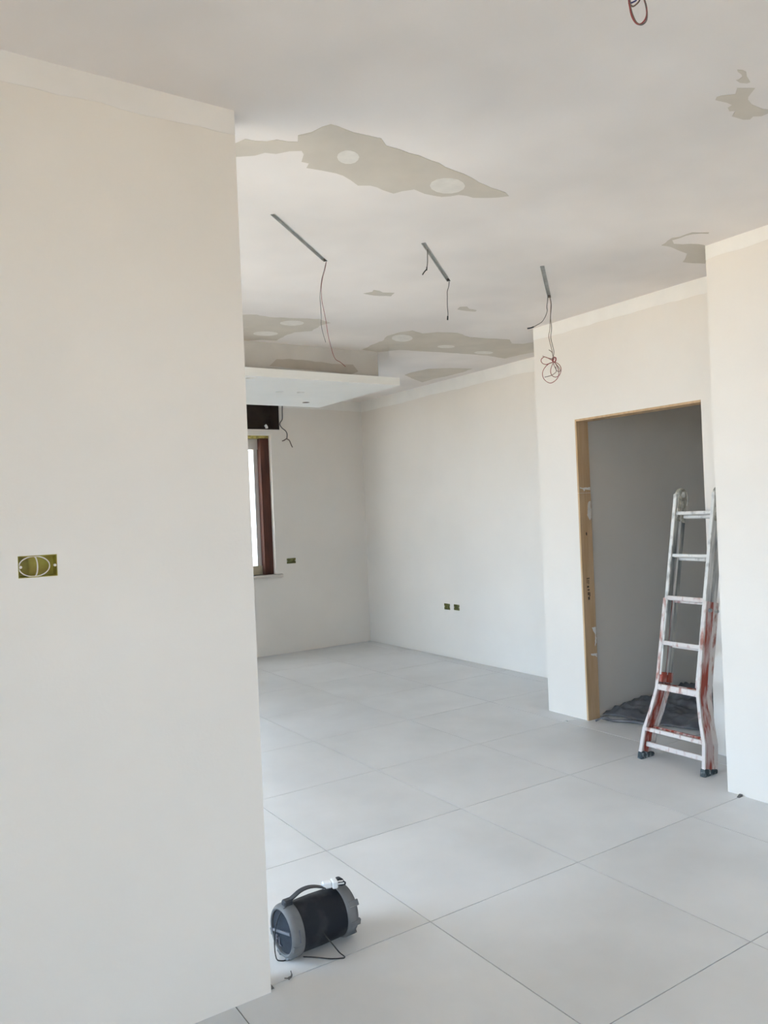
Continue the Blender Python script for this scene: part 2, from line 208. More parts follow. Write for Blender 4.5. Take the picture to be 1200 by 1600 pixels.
def smooth_path(pts, n=4):
    P = [Vector(p) for p in pts]
    if len(P) < 3: return P
    Q = [P[0] * 2 - P[1]] + P + [P[-1] * 2 - P[-2]]; out = []
    for i in range(1, len(Q) - 2):
        for k in range(n):
            t = k / n; a, b, c, d = Q[i - 1], Q[i], Q[i + 1], Q[i + 2]
            out.append(0.5 * ((2 * b) + (c - a) * t + (2 * a - 5 * b + 4 * c - d) * t * t + (3 * b - a - 3 * c + d) * t ** 3))
    out.append(P[-1]); return out
def add_tube(bm, pts, r, seg=6, n=4):
    P = smooth_path(pts, n); rings = []
    up = Vector((0.31, 0.53, 0.79)).normalized()
    for i, p in enumerate(P):
        d = (P[min(i + 1, len(P) - 1)] - P[max(i - 1, 0)]).normalized()
        a = d.cross(up)
        if a.length < 1e-4: a = d.cross(Vector((1, 0, 0)))
        a.normalize(); b = d.cross(a)
        rr = r[min(i * len(r) // len(P), len(r) - 1)] if isinstance(r, (list, tuple)) else r
        rings.append([bm.verts.new(p + a * rr * math.cos(2 * math.pi * k / seg) + b * rr * math.sin(2 * math.pi * k / seg)) for k in range(seg)])
    for i in range(len(rings) - 1):
        for k in range(seg):
            bm.faces.new((rings[i][k], rings[i][(k + 1) % seg], rings[i + 1][(k + 1) % seg], rings[i + 1][k]))
    bm.faces.new(rings[0][::-1]); bm.faces.new(rings[-1])
def tube(name, paths, r, m, parent=None, seg=6, n=4):
    bm = bmesh.new()
    for p in paths: add_tube(bm, p, r, seg, n)
    return bm_obj(name, bm, m, parent, True)
def add_lathe(bm, prof, seg=40, mtx=None, close=True):
    """prof: list of (axial x, radius); axis is local X"""
    rings = []
    for x, r in prof:
        if r < 1e-6:
            rings.append([bm.verts.new((x, 0, 0))])
        else:
            rings.append([bm.verts.new((x, r * math.cos(2 * math.pi * k / seg), r * math.sin(2 * math.pi * k / seg))) for k in range(seg)])
    for A, B in zip(rings[:-1], rings[1:]):
        for k in range(seg):
            k2 = (k + 1) % seg
            if len(A) == 1 and len(B) == 1: continue
            if len(A) == 1: bm.faces.new((A[0], B[k2], B[k]))
            elif len(B) == 1: bm.faces.new((A[k], A[k2], B[0]))
            else: bm.faces.new((A[k], A[k2], B[k2], B[k]))
    if mtx:
        for R_ in rings:
            for v in R_: v.co = mtx @ v.co
def prism(name, poly, lo, hi, m, axis, parent=None):
    """extrude a 2D polygon. axis 'z': (x,y); 'y': (x,z); 'x': (y,z)"""
    def P(a, b, c): return (a, b, c) if axis == 'z' else ((a, c, b) if axis == 'y' else (c, a, b))
    n = len(poly); v = [P(a, b, lo) for a, b in poly] + [P(a, b, hi) for a, b in poly]
    tri = tessellate_polygon([[Vector((a, b, 0)) for a, b in poly]])
    f = [tuple(t) for t in tri] + [tuple(i + n for i in t[::-1]) for t in tri]
    f += [(i, (i + 1) % n, (i + 1) % n + n, i + n) for i in range(n)]
    bm = bmesh.new(); bv = [bm.verts.new(p) for p in v]
    for q in f:
        try: bm.faces.new([bv[i] for i in q])
        except ValueError: pass
    return bm_obj(name, bm, m, parent)
def ragged(poly, amp, step, seed):
    rnd = random.Random(seed); out = []
    n = len(poly)
    for i in range(n):
        a, b = Vector((*poly[i], 0)), Vector((*poly[(i + 1) % n], 0)); L = (b - a).length
        k = max(1, min(8, int(L / step))); nrm = Vector((-(b - a).y, (b - a).x, 0)).normalized() if L > 1e-6 else Vector()
        out.append((a.x, a.y))
        for j in range(1, k):
            p = a.lerp(b, j / k) + nrm * rnd.uniform(-amp, amp); out.append((p.x, p.y))
    return out
def empty(name, loc=(0, 0, 0), rz=0.0):
    o = bpy.data.objects.new(name, None); COL.objects.link(o); o.location = loc; o.rotation_euler = (0, 0, rz); o.empty_display_size = 0.1
    return o
def tag(o, label, cat, group=None):
    o['label'] = label; o['category'] = cat
    if group: o['group'] = group
    return o
def struct(o, label=None, cat=None):
    o['kind'] = 'structure'
    if label: o['label'] = label
    if cat: o['category'] = cat
    return o
def slab_with_holes(name, axis, p0, p1, u0, u1, z0, z1, holes, m='wall'):
    """wall perpendicular to `axis` ('x' or 'y') between p0 and p1, spanning u0..u1 and z0..z1, with rectangular holes (u0,u1,z0,z1)"""
    us = sorted({u0, u1, *[h[0] for h in holes], *[h[1] for h in holes]}); zs = sorted({z0, z1, *[h[2] for h in holes], *[h[3] for h in holes]})
    def solid(i, j):
        if i < 0 or j < 0 or i >= len(us) - 1 or j >= len(zs) - 1: return False
        cu, cz = (us[i] + us[i + 1]) / 2, (zs[j] + zs[j + 1]) / 2
        return not any(h[0] < cu < h[1] and h[2] < cz < h[3] for h in holes)
    bm = bmesh.new(); V = {}
    def vert(i, j, s):
        k = (i, j, s)
        if k not in V:
            p = p0 if s == 0 else p1; V[k] = bm.verts.new((p, us[i], zs[j]) if axis == 'x' else (us[i], p, zs[j]))
        return V[k]
    for i in range(len(us) - 1):
        for j in range(len(zs) - 1):
            if not solid(i, j): continue
            c = [(i, j), (i + 1, j), (i + 1, j + 1), (i, j + 1)]
            bm.faces.new([vert(*q, 0) for q in c]); bm.faces.new([vert(*q, 1) for q in c[::-1]])
            for (a, b), (di, dj) in zip([(0, 1), (1, 2), (2, 3), (3, 0)], [(0, -1), (1, 0), (0, 1), (-1, 0)]):
                if not solid(i + di, j + dj):
                    bm.faces.new([vert(*c[a], 0), vert(*c[a], 1), vert(*c[b], 1), vert(*c[b], 0)])
    return bm_obj(name, bm, m)
def band(parent, axis, face, sgn, u0, u1, z, seed, H=2.8875, m='band'):
    """strip of joint filler along the top of a wall; ragged lower edge"""
    rnd = random.Random(seed); n = int((u1 - u0) / 0.06); poly = [(u0, H), ]
    off = 0
    for i in range(n + 1):
        u = u0 + (u1 - u0) * i / n; off = 0.7 * off + rnd.uniform(-0.005, 0.005)
        poly.append((u, z + off))
    poly.append((u1, H))
    lo, hi = (face, face + sgn * 0.0015)
    return prism('joint_band', poly, min(lo, hi), max(lo, hi), m, axis, parent)

H = 2.8875
# ------------------------------------------------------------------ outside ground
g = pyd('ground', [(-60, -60, -0.45), (60, -60, -0.45), (60, 60, -0.45), (-60, 60, -0.45)], [(0, 1, 2, 3)], 'ground'); struct(g, 'sunlit bare ground outside the windows', 'ground')

# ------------------------------------------------------------------ floor
fl = box('floor', -3.1, 5.3, -4.3, 6.7, -0.30, -0.004, 'screed'); struct(fl, 'grey grout bed under large square floor tiles', 'floor')
T = 0.8; GAP = 0.0020
shared = {}
def tile(x0, x1, y0, y1):
    w, d = round(x1 - x0, 4), round(y1 - y0, 4)
    if (w, d) not in shared:
        bm = bmesh.new(); add_box(bm, -w / 2, w / 2, -d / 2, d / 2, -0.0035, 0.0, None, 0.0)
        me = bpy.data.meshes.new('tile'); bmesh.ops.recalc_face_normals(bm, faces=bm.faces); bm.to_mesh(me); bm.free(); me.materials.append(M['tile']); shared[(w, d)] = me
    o = bpy.data.objects.new('tile', shared[(w, d)]); COL.objects.link(o); o.location = ((x0 + x1) / 2, (y0 + y1) / 2, random.uniform(-0.0003, 0.0003)); o.parent = fl
for a in range(-4, 7):
    for b in range(-5, 9):
        x0, x1, y0, y1 = a * T + GAP, (a + 1) * T - GAP, b * T + GAP, (b + 1) * T - GAP
        y0, y1 = max(y0, -4.0), min(y1, 6.455); x0 = max(x0, -2.8)
        if y0 > 2.5: x1 = min(x1, 4.143)
        else: x1 = min(x1, 5.2)
        if x1 - x0 > 0.02 and y1 - y0 > 0.02: tile(x0, x1, y0, y1)

# ------------------------------------------------------------------ walls
LB = (-0.581, -0.478, 1.414, 1.476)
wl = slab_with_holes('wall_left', 'y', 0.7665, 0.8665, -2.8, 0.124, 0, H, [LB]); struct(wl, 'off-white plastered partition wall with double socket box', 'wall')
band(wl, 'y', 0.7665, -1, -2.8, 0.124, 2.802, 1, m='band_soft')
wr = slab_with_holes('wall_right', 'x', 2.830, 3.455, -4.0, 0.883, 0, H, []); struct(wr, 'nearest right wall, off-white plaster, beside the ladder', 'wall')
band(wr, 'x', 2.830, -1, -4.0, 0.883, 2.815, 2)
DY0, DY1, DZ = 1.2987, 2.3115, 2.153
wd = slab_with_holes('wall_doorway', 'x', 3.3435, 3.4535, 0.883, 2.694, 0, H, [(DY0, DY1, -0.001, DZ)]); struct(wd, 'off-white wall with the open doorway behind the ladder', 'wall')
band(wd, 'x', 3.3435, -1, 0.883, 2.694, 2.795, 3)
wn = slab_with_holes('wall_return', 'y', 2.345, 2.694, 3.4535, 5.3, 0, H, []); struct(wn, 'grey shaded plaster side wall seen through the doorway', 'wall')
B1 = (4.884, 4.983, 0.498, 0.562); B2 = (4.727, 4.821, 0.503, 0.564)
wf = slab_with_holes('wall_far_right', 'x', 4.152, 4.40, 2.694, 6.76, -0.004, H, [B1, B2]); struct(wf, 'far right white wall with two small socket boxes', 'wall')
band(wf, 'x', 4.152, -1, 2.694, 6.463, 2.765, 4)
WX0, WX1, WZ0, WZ1 = 1.73, 2.935, 0.901, 2.465
SB = (1.60, 3.052, 2.529, 2.84); B3 = (3.072, 3.186, 1.007, 1.068)
wb = slab_with_holes('wall_back', 'y', 6.463, 6.76, -3.1, 4.152, -0.004, H, [(WX0, WX1, WZ0, WZ1), SB, B3]); struct(wb, 'shaded greyish back wall holding the window', 'wall')
band(wb, 'y', 6.463, -1, 3.06, 4.152, 2.775, 5)
W2 = (0.95, 3.55, 0.05, 2.75); W3 = (-3.7, -1.85, 0.05, 2.65); W5 = (3.95, 4.75, 0.05, 2.40)
wo = slab_with_holes('wall_outer_left', 'x', -3.1, -2.8, -4.3, 6.463, 0, H, [W2, W3, W5]); struct(wo, 'outer left wall with three tall glazed openings', 'wall')
W4 = (0.95, 1.9, 1.0, 2.2)
wq = slab_with_holes('wall_front', 'y', -4.3, -4.0, -2.8, 3.455, 0, H, [W4]); struct(wq, 'front wall behind the viewer with a wide window', 'wall')
struct(slab_with_holes('wall_shade_stub', 'y', 3.62, 3.72, -2.8, 0.10, 0, H, []), 'inner wall stub added out of view to shade the back wall', 'wall')  # unseen stub, added to keep side-window light off the back wall
struct(slab_with_holes('wall_closet_back', 'x', 5.2, 5.3, 0.4, 2.345, 0, H, []), 'end wall of the unlit room behind the doorway', 'wall')
struct(slab_with_holes('wall_closet_side', 'y', 0.3, 0.4, 3.455, 5.3, 0, H, []), 'near side wall of the unlit room behind the doorway', 'wall')

# ------------------------------------------------------------------ ceiling with three cut slots
SL, SW, SA = 0.708, 0.024, math.radians(41.4)
SLOTS = [(0.886, 1.750), (1.713, 1.753), (2.541, 1.760)]
def rot2(cx, cy, u, v): return (cx + u * math.cos(SA) - v * math.sin(SA), cy + u * math.sin(SA) + v * math.cos(SA))
loops = [[(-2.8, -4.0), (5.2, -4.0), (5.2, 6.463), (-2.8, 6.463)]]
for cx, cy in SLOTS:
    loops.append([rot2(cx, cy, a * SL / 2, b * SW / 2) for a, b in ((-1, -1), (-1, 1), (1, 1), (1, -1))])
tri = tessellate_polygon([[Vector((x, y, 0)) for x, y in lp] for lp in loops])
flat = [(x, y, H) for lp in loops for x, y in lp]
cl = pyd('ceiling', flat, [t if (Vector(flat[t[1]]) - Vector(flat[t[0]])).cross(Vector(flat[t[2]]) - Vector(flat[t[0]])).z < 0 else t[::-1] for t in tri], 'ceil')
struct(cl, 'off-white plastered ceiling with bare patches and filler smears', 'ceiling')
rf = box('sun_block_slab', -3.3, 5.5, -4.5, 6.9, H + 0.12, H + 0.3, 'wall', cl)  # unseen slab added over the ceiling to block the sun
for i, p in enumerate(PATCHES):
    prism('bare_patch', ragged(p, 0.006, 0.035, 20 + i), H - 0.0012, H - 0.0002, 'patch', 'z', cl)
for i, p in enumerate(DABS):
    prism('filler_dab', ragged(p, 0.006, 0.03, 60 + i), H - 0.0022, H - 0.0013, 'dab', 'z', cl)
WHERE = ['nearest the partition wall', 'middle one of three', 'nearest the doorway wall']
for k, (cx, cy) in enumerate(SLOTS):
    e = empty('light_channel', (cx, cy, H), SA)
    tag(e, 'empty grey aluminium light channel cut into ceiling, ' + WHERE[k], 'light channel', 'recessed light channels in the ceiling')
    bm = bmesh.new(); hw, hl, dp, t = SW / 2, SL / 2, 0.016, 0.0015
    add_box(bm, -hl, hl, -hw, -hw + t, -0.001, dp); add_box(bm, -hl, hl, hw - t, hw, -0.001, dp); add_box(bm, -hl, hl, -hw, hw, dp, dp + t)
    bm_obj('profile', bm, 'alu', e)
    box('end_cap', -hl, -hl + 0.003, -hw + t, hw - t, 0, dp, 'grey_wire', e); box('end_cap', hl - 0.003, hl, -hw + t, hw - t, 0, dp, 'grey_wire', e)

# ------------------------------------------------------------------ dropped ceiling box
sx0, sx1, sy0, sy1, sz0, sz1 = 0.15, 2.847, 3.765, 5.155, 2.60, 2.664
sf = empty('dropped_ceiling_box', (1.5, 4.56, sz0)); tag(sf, 'white plasterboard dropped ceiling box above the window side', 'ceiling box')
def rel(o, par):
    o.matrix_parent_inverse = Matrix.Translation(par.location).inverted() if par.rotation_euler.z == 0 else (Matrix.Translation(par.location) @ par.rotation_euler.to_matrix().to_4x4()).inverted()
    return o
rel(box('core', sx0 + 0.13, 2.712, 3.88, sy1 - 0.13, sz1, H, 'soffit_core', sf), sf)
rel(prism('raw_stain', ragged(SOFFIT_STAIN, 0.004, 0.05, 91), 3.8785, 3.8800, 'soffit_stain', 'y', sf), sf)
holes = [(2.556, 4.885), (2.036, 4.375), (2.223, 4.35), (1.538, 3.86)]
loopz = [[(sx0, sy0), (sx1, sy0), (sx1, sy1), (sx0, sy1)]]
for hx, hy in holes: loopz.append([(hx + 0.035 * math.cos(-2 * math.pi * k / 16), hy + 0.035 * math.sin(-2 * math.pi * k / 16)) for k in range(16)])
tr = tessellate_polygon([[Vector((x, y, 0)) for x, y in lp] for lp in loopz])
fl2 = [(x, y) for lp in loopz for x, y in lp]; n2 = len(fl2)
vv = [(x, y, sz0) for x, y in fl2] + [(x, y, sz1) for x, y in fl2]
ff = [tuple(t) for t in tr] + [tuple(i + n2 for i in t) for t in tr]; base = 0
for lp in loopz:
    n = len(lp)
    for i in range(n): ff.append((base + i, base + (i + 1) % n, base + (i + 1) % n + n2, base + i + n2))
    base += n
bm = bmesh.new(); bv = [bm.verts.new(p) for p in vv]
for q in ff:
    try: bm.faces.new([bv[i] for i in q])
    except ValueError: pass
rel(bm_obj('slab', bm, 'soffit', sf), sf)
for i, (hx, hy) in enumerate(holes):
    bm = bmesh.new(); prof = [(0.0, 0.0348), (0.05, 0.0348), (0.05, 0.0)]
    add_lathe(bm, prof, 16, Matrix.Translation((hx, hy, sz0 + 0.001)) @ Matrix.Rotation(-math.pi / 2, 4, 'Y'))
    rel(bm_obj('spot_cutout', bm, 'darkbrown' if i == 0 else 'soffit', sf), sf)

# ------------------------------------------------------------------ doorway lining
d1 = empty('door_1', (3.398, (DY0 + DY1) / 2, 0)); struct(d1, 'doorway opening lined with raw pine boards', 'doorway')
rel(box('jamb_board', 3.339, 3.458, DY1 - 0.012, DY1 + 0.002, 0.0, 1.627, 'wood', d1), d1)
rel(box('jamb_board', 3.339, 3.458, DY1 - 0.012, DY1 + 0.002, 1.630, DZ - 0.012, 'wood', d1), d1)
rel(box('jamb_board', 3.368, 3.458, DY0 - 0.002, DY0 + 0.001, 0.0, DZ - 0.012, 'wood', d1), d1)
rel(box('head_board', 3.339, 3.458, DY0, DY1 + 0.002, DZ - 0.012, DZ + 0.002, 'wood', d1), d1)
yj = DY1 - 0.0125
def smear(name, pts, m, seed): rel(prism(name, ragged(pts, 0.003, 0.012, seed), yj - 0.0008, yj + 0.0006, m, 'y', d1), d1)
smear('plaster_smear', [(3.349, 1.672), (3.384, 1.665), (3.454, 1.670), (3.454, 1.648), (3.404, 1.655), (3.393, 1.640), (3.379, 1.655), (3.352, 1.660)], 'band', 1)
smear('plaster_smear', [(3.429, 1.56), (3.452, 1.57), (3.454, 1.45), (3.438, 1.43), (3.413, 1.47)], 'dab', 2)
smear('plaster_smear', [(3.413, 0.66), (3.454, 0.66), (3.454, 0.55), (3.438, 0.52), (3.446, 0.60)], 'band', 3)
smear('plaster_smear', [(3.393, 0.475), (3.454, 0.47), (3.454, 0.44), (3.433, 0.455), (3.393, 0.462)], 'band', 4)
for zz, x0, x1, hgt in ((1.015, 3.379, 3.409, 0.006), (0.995, 3.381, 3.385, 0.030), (0.990, 3.396, 3.401, 0.032), (0.955, 3.380, 3.400, 0.012), (0.932, 3.384, 3.405, 0.008), (0.905, 3.385, 3.396, 0.022), (0.900, 3.400, 3.408, 0.030), (0.872, 3.387, 3.404, 0.022)):
    rel(box('stamp_mark', x0, x1, yj - 0.0006, yj + 0.0004, zz - hgt / 2, zz + hgt / 2, 'mark', d1), d1)
rel(prism('wood_knot', [(3.396 + 0.006 * math.cos(k), 1.335 + 0.014 * math.sin(k)) for k in (0, 1.05, 2.1, 3.14, 4.2, 5.25)], yj - 0.0006, yj + 0.0004, 'mark', 'y', d1), d1)

# ------------------------------------------------------------------ window in the back wall
w1 = empty('window_1', ((WX0 + WX1) / 2, 6.563, WZ0)); struct(w1, 'old window with brown frame covered by a bright white sheet', 'window')
def W(o): return rel(o, w1)
W(box('brown_jamb', WX1 - 0.105, WX1 - 0.001, 6.523, 6.663, WZ0, WZ1 - 0.03, 'brown', w1))
W(box('brown_jamb', WX0 + 0.001, WX0 + 0.105, 6.523, 6.663, WZ0, WZ1 - 0.03, 'brown', w1))
W(box('head_foam', WX0 + 0.001, WX1 - 0.001, 6.518, 6.663, WZ1 - 0.03, WZ1 - 0.001, 'olive', w1))
W(box('sash_stile', WX1 - 0.155, WX1 - 0.106, 6.608, 6.663, WZ0 + 0.10, WZ1 - 0.031, 'whiteframe', w1))
W(box('sash_stile', WX0 + 0.106, WX0 + 0.155, 6.608, 6.663, WZ0 + 0.10, WZ1 - 0.031, 'whiteframe', w1))
W(box('top_rail', WX0 + 0.106, WX1 - 0.106, 6.593, 6.663, WZ1 - 0.15, WZ1 - 0.031, 'whiteframe', w1))
W(box('bottom_rail', WX0 + 0.106, WX1 - 0.106, 6.593, 6.663, WZ0 + 0.001, WZ0 + 0.10, 'cream', w1))
W(box('pane', WX0 + 0.155, WX1 - 0.155, 6.643, 6.647, WZ0 + 0.10, WZ1 - 0.15, 'glass', w1))
gx, gz = 40, 30; v = []; f = []
for j in range(gz + 1):
    for i in range(gx + 1):
        x = WX0 + 0.156 + (WX1 - WX0 - 0.312) * i / gx; z0 = WZ0 + 0.105 + 0.012 * math.sin(i * 1.7) * math.cos(i * 0.6); z = z0 + (WZ1 - 0.16 - z0) * j / gz
        v.append((x, 6.618 + 0.008 * math.sin(i * 0.9 + 0.02 * j), z))
for j in range(gz):
    for i in range(gx):
        a = j * (gx + 1) + i; f.append((a, a + 1, a + gx + 2, a + gx + 1))
W(pyd('white_sheet', v, f, 'cloth', w1, True))
W(box('window_sill', WX0 - 0.07, WX1 + 0.065, 6.418, 6.683, WZ0 - 0.03, WZ0, 'marble', w1, None, 0.003))
bm = bmesh.new(); a0, a1, b0, b1 = SB
add_box(bm, a0 + .001, a1 - .001, 6.663, 6.683, b0 + .001, b1 - .001); add_box(bm, a0 + .001, a0 + .015, 6.468, 6.663, b0 + .001, b1 - .001); add_box(bm, a1 - .015, a1 - .001, 6.468, 6.663, b0 + .001, b1 - .001)
add_box(bm, a0 + .015, a1 - .015, 6.468, 6.663, b0 + .001, b0 + .012); add_box(bm, a0 + .015, a1 - .015, 6.468, 6.663, b1 - .012, b1 - .001)
W(bm_obj('shutter_box', bm, 'darkbrown', w1))
W(tube('strap_pulley', [[(2.897, 6.473, 2.545), (2.892, 6.468, 2.562), (2.877, 6.468, 2.578)]], 0.016, 'plug', w1, 8))

# the glazed openings outside the view that light the room
def glazed(name, axis, p, u0, u1, z0, z1, n, label):
    e = empty(name, (p, (u0 + u1) / 2, z0) if axis == 'x' else ((u0 + u1) / 2, p, z0)); struct(e, label, 'window')
    def bx(nm, a, b, c, d, m, th=0.03):
        return rel(box(nm, p - th, p + th, a, b, c, d, m, e) if axis == 'x' else box(nm, a, b, p - th, p + th, c, d, m, e), e)
    bx('frame_rail', u0 + .001, u1 - .001, z0 + .001, z0 + 0.06, 'whiteframe'); bx('frame_rail', u0 + .001, u1 - .001, z1 - 0.06, z1 - .001, 'whiteframe')
    for i in range(n + 1):
        c = u0 + 0.031 + (u1 - u0 - 0.062) * i / n; bx('frame_post', c - 0.03, c + 0.03, z0 + 0.06, z1 - 0.06, 'whiteframe')
    for i in range(n):
        a = u0 + 0.061 + (u1 - u0 - 0.062) * i / n; b = u0 + 0.001 + (u1 - u0 - 0.062) * (i + 1) / n; bx('pane', a, b, z0 + 0.06, z1 - 0.06, 'glass', 0.003)
glazed('window_2', 'x', -2.95, *W2, 3, 'wide glazed door in the outer left wall behind the partition')
glazed('window_3', 'x', -2.95, *W3, 3, 'wide glazed door in the outer left wall beside the viewer')
glazed('window_4', 'y', -4.15, *W4, 2, 'wide window in the front wall behind the viewer')
glazed('window_5', 'x', -2.95, *W5, 1, 'narrow glazed door in the outer left wall of the far room')
portal('portal_e', (-3.11, (W5[0] + W5[1]) / 2, (W5[2] + W5[3]) / 2), W5[1] - W5[0], W5[3] - W5[2], (1, 0, 0))
portal('portal_a', (-3.11, (W2[0] + W2[1]) / 2, (W2[2] + W2[3]) / 2), W2[1] - W2[0], W2[3] - W2[2], (1, 0, 0))
portal('portal_b', (-3.11, (W3[0] + W3[1]) / 2, (W3[2] + W3[3]) / 2), W3[1] - W3[0], W3[3] - W3[2], (1, 0, 0))
portal('portal_c', ((W4[0] + W4[1]) / 2, -4.31, (W4[2] + W4[3]) / 2), W4[1] - W4[0], W4[3] - W4[2], (0, 1, 0))
portal('portal_d', ((WX0 + WX1) / 2, 6.77, (WZ0 + WZ1) / 2), WX1 - WX0, WZ1 - WZ0, (0, -1, 0))

# ------------------------------------------------------------------ recessed electrical boxes
def recessed(name, axis, face, sgn, u0, u1, z0, z1, m, label, depth=0.045, rings=False, cable=True):
    """open box set into a wall; sgn = direction into the wall"""
    c = (face, (u0 + u1) / 2, (z0 + z1) / 2) if axis == 'x' else ((u0 + u1) / 2, face, (z0 + z1) / 2)
    e = empty(name, c); tag(e, label, 'socket box', 'empty recessed socket boxes')
    def B(bm, a, b, c0, d0, e0, f0):
        p, q = sorted((face + sgn * c0, face + sgn * d0))
        add_box(bm, p, q, a, b, e0, f0) if axis == 'x' else add_box(bm, a, b, p, q, e0, f0)
    t = 0.002; u0 += .0005; u1 -= .0005; z0 += .0005; z1 -= .0005
    bm = bmesh.new(); B(bm, u0, u1, depth - t, depth, z0, z1)
    B(bm, u0, u0 + t, 0.001, depth - t, z0, z1); B(bm, u1 - t, u1, 0.001, depth - t, z0, z1); B(bm, u0 + t, u1 - t, 0.001, depth - t, z0, z0 + t); B(bm, u0 + t, u1 - t, 0.001, depth - t, z1 - t, z1)
    rel(bm_obj('shell', bm, m, e), e)
    def pt(u, d, z): return (face + sgn * d, u, z) if axis == 'x' else (u, face + sgn * d, z)
    uc, zc = (u0 + u1) / 2, (z0 + z1) / 2
    for s in (u0 + 0.006, u1 - 0.006):
        bm = bmesh.new(); add_tube(bm, [pt(s, 0.006, zc), pt(s, -0.002, zc)], 0.004, 8, 1); rel(bm_obj('screw_lug', bm, 'boxring', e, True), e)
    if cable:
        rnd = random.Random(int(abs(uc) * 1000)); w = (u1 - u0) / 2
        rel(tube('cable_end', [[pt(uc - w * .5, depth - 0.004, zc - 0.015), pt(uc - w * .2, 0.02, zc + 0.01), pt(uc + w * .3, 0.012, zc + 0.005), pt(uc + w * .5, 0.025, zc - 0.018)]], 0.0035, 'boxolive', e), e)
    return e, pt
e, pt = recessed('socket_box', 'y', 0.7665, 1, *LB, 'boxyellow', 'double yellow socket box with looped white conduit in partition wall', 0.05, cable=False)
uc, zc = (LB[0] + LB[1]) / 2, (LB[2] + LB[3]) / 2
rel(tube('conduit_ring', [[pt(uc - 0.009 + 0.0405 * math.cos(a), 0.004, zc + 0.0285 * math.sin(a)) for a in [2 * math.pi * k / 24 for k in range(25)]]], 0.0017, 'boxring', e, 6, 2), e)
rel(tube('conduit_ring', [[pt(uc - 0.009 + 0.009 * math.cos(a), 0.006, zc + 0.0285 * math.sin(a)) for a in [-math.pi / 2 + math.pi * k / 12 for k in range(13)]]], 0.0020, 'boxring', e, 6, 2), e)
recessed('socket_box', 'x', 4.152, 1, *B1, 'boxolive', 'left one of two small square socket boxes on the far right wall')
recessed('socket_box', 'x', 4.152, 1, *B2, 'boxolive', 'right one of two small square socket boxes on the far right wall')
recessed('socket_box', 'y', 6.463, 1, *B3, 'boxolive', 'small socket box on the back wall right of the window')
def end_cable(name, face, axis, sgn, u, z, label, size):
    """tape-wrapped cable stub coming out of the end face of a wall"""
    e = empty(name, (face, u, z) if axis == 'x' else (u, face, z)); tag(e, label, 'cable', 'cable stubs at wall ends')
    p = [(0.0, -0.5), (0.6, -0.2), (1.0, 0.2), (0.6, 0.8), (0.0, 1.0)]
    pts = [((face + sgn * a * size * 0.35, u, z + b * size) if axis == 'x' else (u, face + sgn * a * size * 0.35, z + b * size)) for a, b in p]
    rel(tube('cable_loop', [pts], 0.006, 'black', e, 8), e)
    rel(box('cover_plate', face if sgn > 0 else face - 0.004, face + 0.004 if sgn > 0 else face, u - 0.03, u + 0.03, z - size, z + size * 1.3, 'boxring', e) if axis == 'x' else box('cover_plate', u - 0.03, u + 0.03, face, face + 0.004, z - size, z + size * 1.3, 'boxring', e), e)
end_cable('cable_stub', 0.124, 'x', 1, 0.816, 0.696, 'black taped cable stub poking out at end of partition wall', 0.035)
end_cable('cable_stub', 2.694, 'y', 1, 3.398, 1.492, 'tiny dark cable stub at the corner left of the doorway', 0.035)

# ------------------------------------------------------------------ hanging wires
def wires(name, label, spec):
    first = spec[0][0][0][0]; e = empty(name, first); tag(e, label, 'wire', 'wires hanging from the ceiling')
    for paths, r, m, pn in spec: rel(tube(pn, paths, r, m, e, 6, 4), e)
wires('hanging_wire', 'pair of long thin wires hanging from the channel nearest the partition', [([W_w1[0]], 0.0014, 'grey_wire', 'strand'), ([W_w1[1]], 0.0014, 'red_wire', 'strand')])
wires('hanging_wire', 'single straight grey wire hanging from far end of middle channel', [(W_w2, 0.0024, 'grey_wire', 'strand'), (W_w2t, 0.0045, 'black', 'taped_tip')])
wires('hanging_wire', 'short crooked wire hanging from near end of middle channel', [(W_w2b, 0.0024, 'grey_wire', 'strand'), (W_w2bt, 0.0032, 'black', 'taped_tip')])
wires('hanging_wire', 'dark wire curving left from channel nearest the doorway', [(W_w3l, 0.0026, 'grey_wire', 'strand'), (W_w3lt, 0.0045, 'black', 'taped_tip')])
wires('wire_bundle', 'red wires knotted into loops hanging in front of doorway wall', [([W_w3a[0]], 0.0022, 'grey_wire', 'strand'), ([W_w3a[1]], 0.0020, 'brown_wire', 'strand'), (W_w3c[:3], 0.0023, 'red_wire', 'coil'), (W_w3c[3:5], 0.0022, 'brown_wire', 'coil'), (W_w3c[5:], 0.0042, 'red_wire', 'knot'), (W_w3t, 0.0024, 'brown_wire', 'tail')])
wires('wire_bundle', 'looped red and blue wires hanging from ceiling close to viewer', [([W_top[0]], 0.0021, 'red_wire', 'loop'), ([W_top[1]], 0.0021, 'grey_wire', 'loop'), ([W_top[2]], 0.0021, 'brown_wire', 'loop'), (W_topb, 0.0021, 'blue_wire', 'loop')])
wires('wall_cable', 'grey forked cable dangling on back wall beside shutter box', [(W_bk, 0.006, 'grey_wire', 'strand'), (W_bkt, 0.006, 'brown_wire', 'fork')])

# ------------------------------------------------------------------ ladder
LT = math.atan(0.305 / 1.47)
lad = empty('folding_ladder', (2.925, 1.314, 0.0)); lad.rotation_euler = (0, LT, 0)
tag(lad, 'folded telescopic ladder with splashed red base leaning beside doorway', 'ladder')
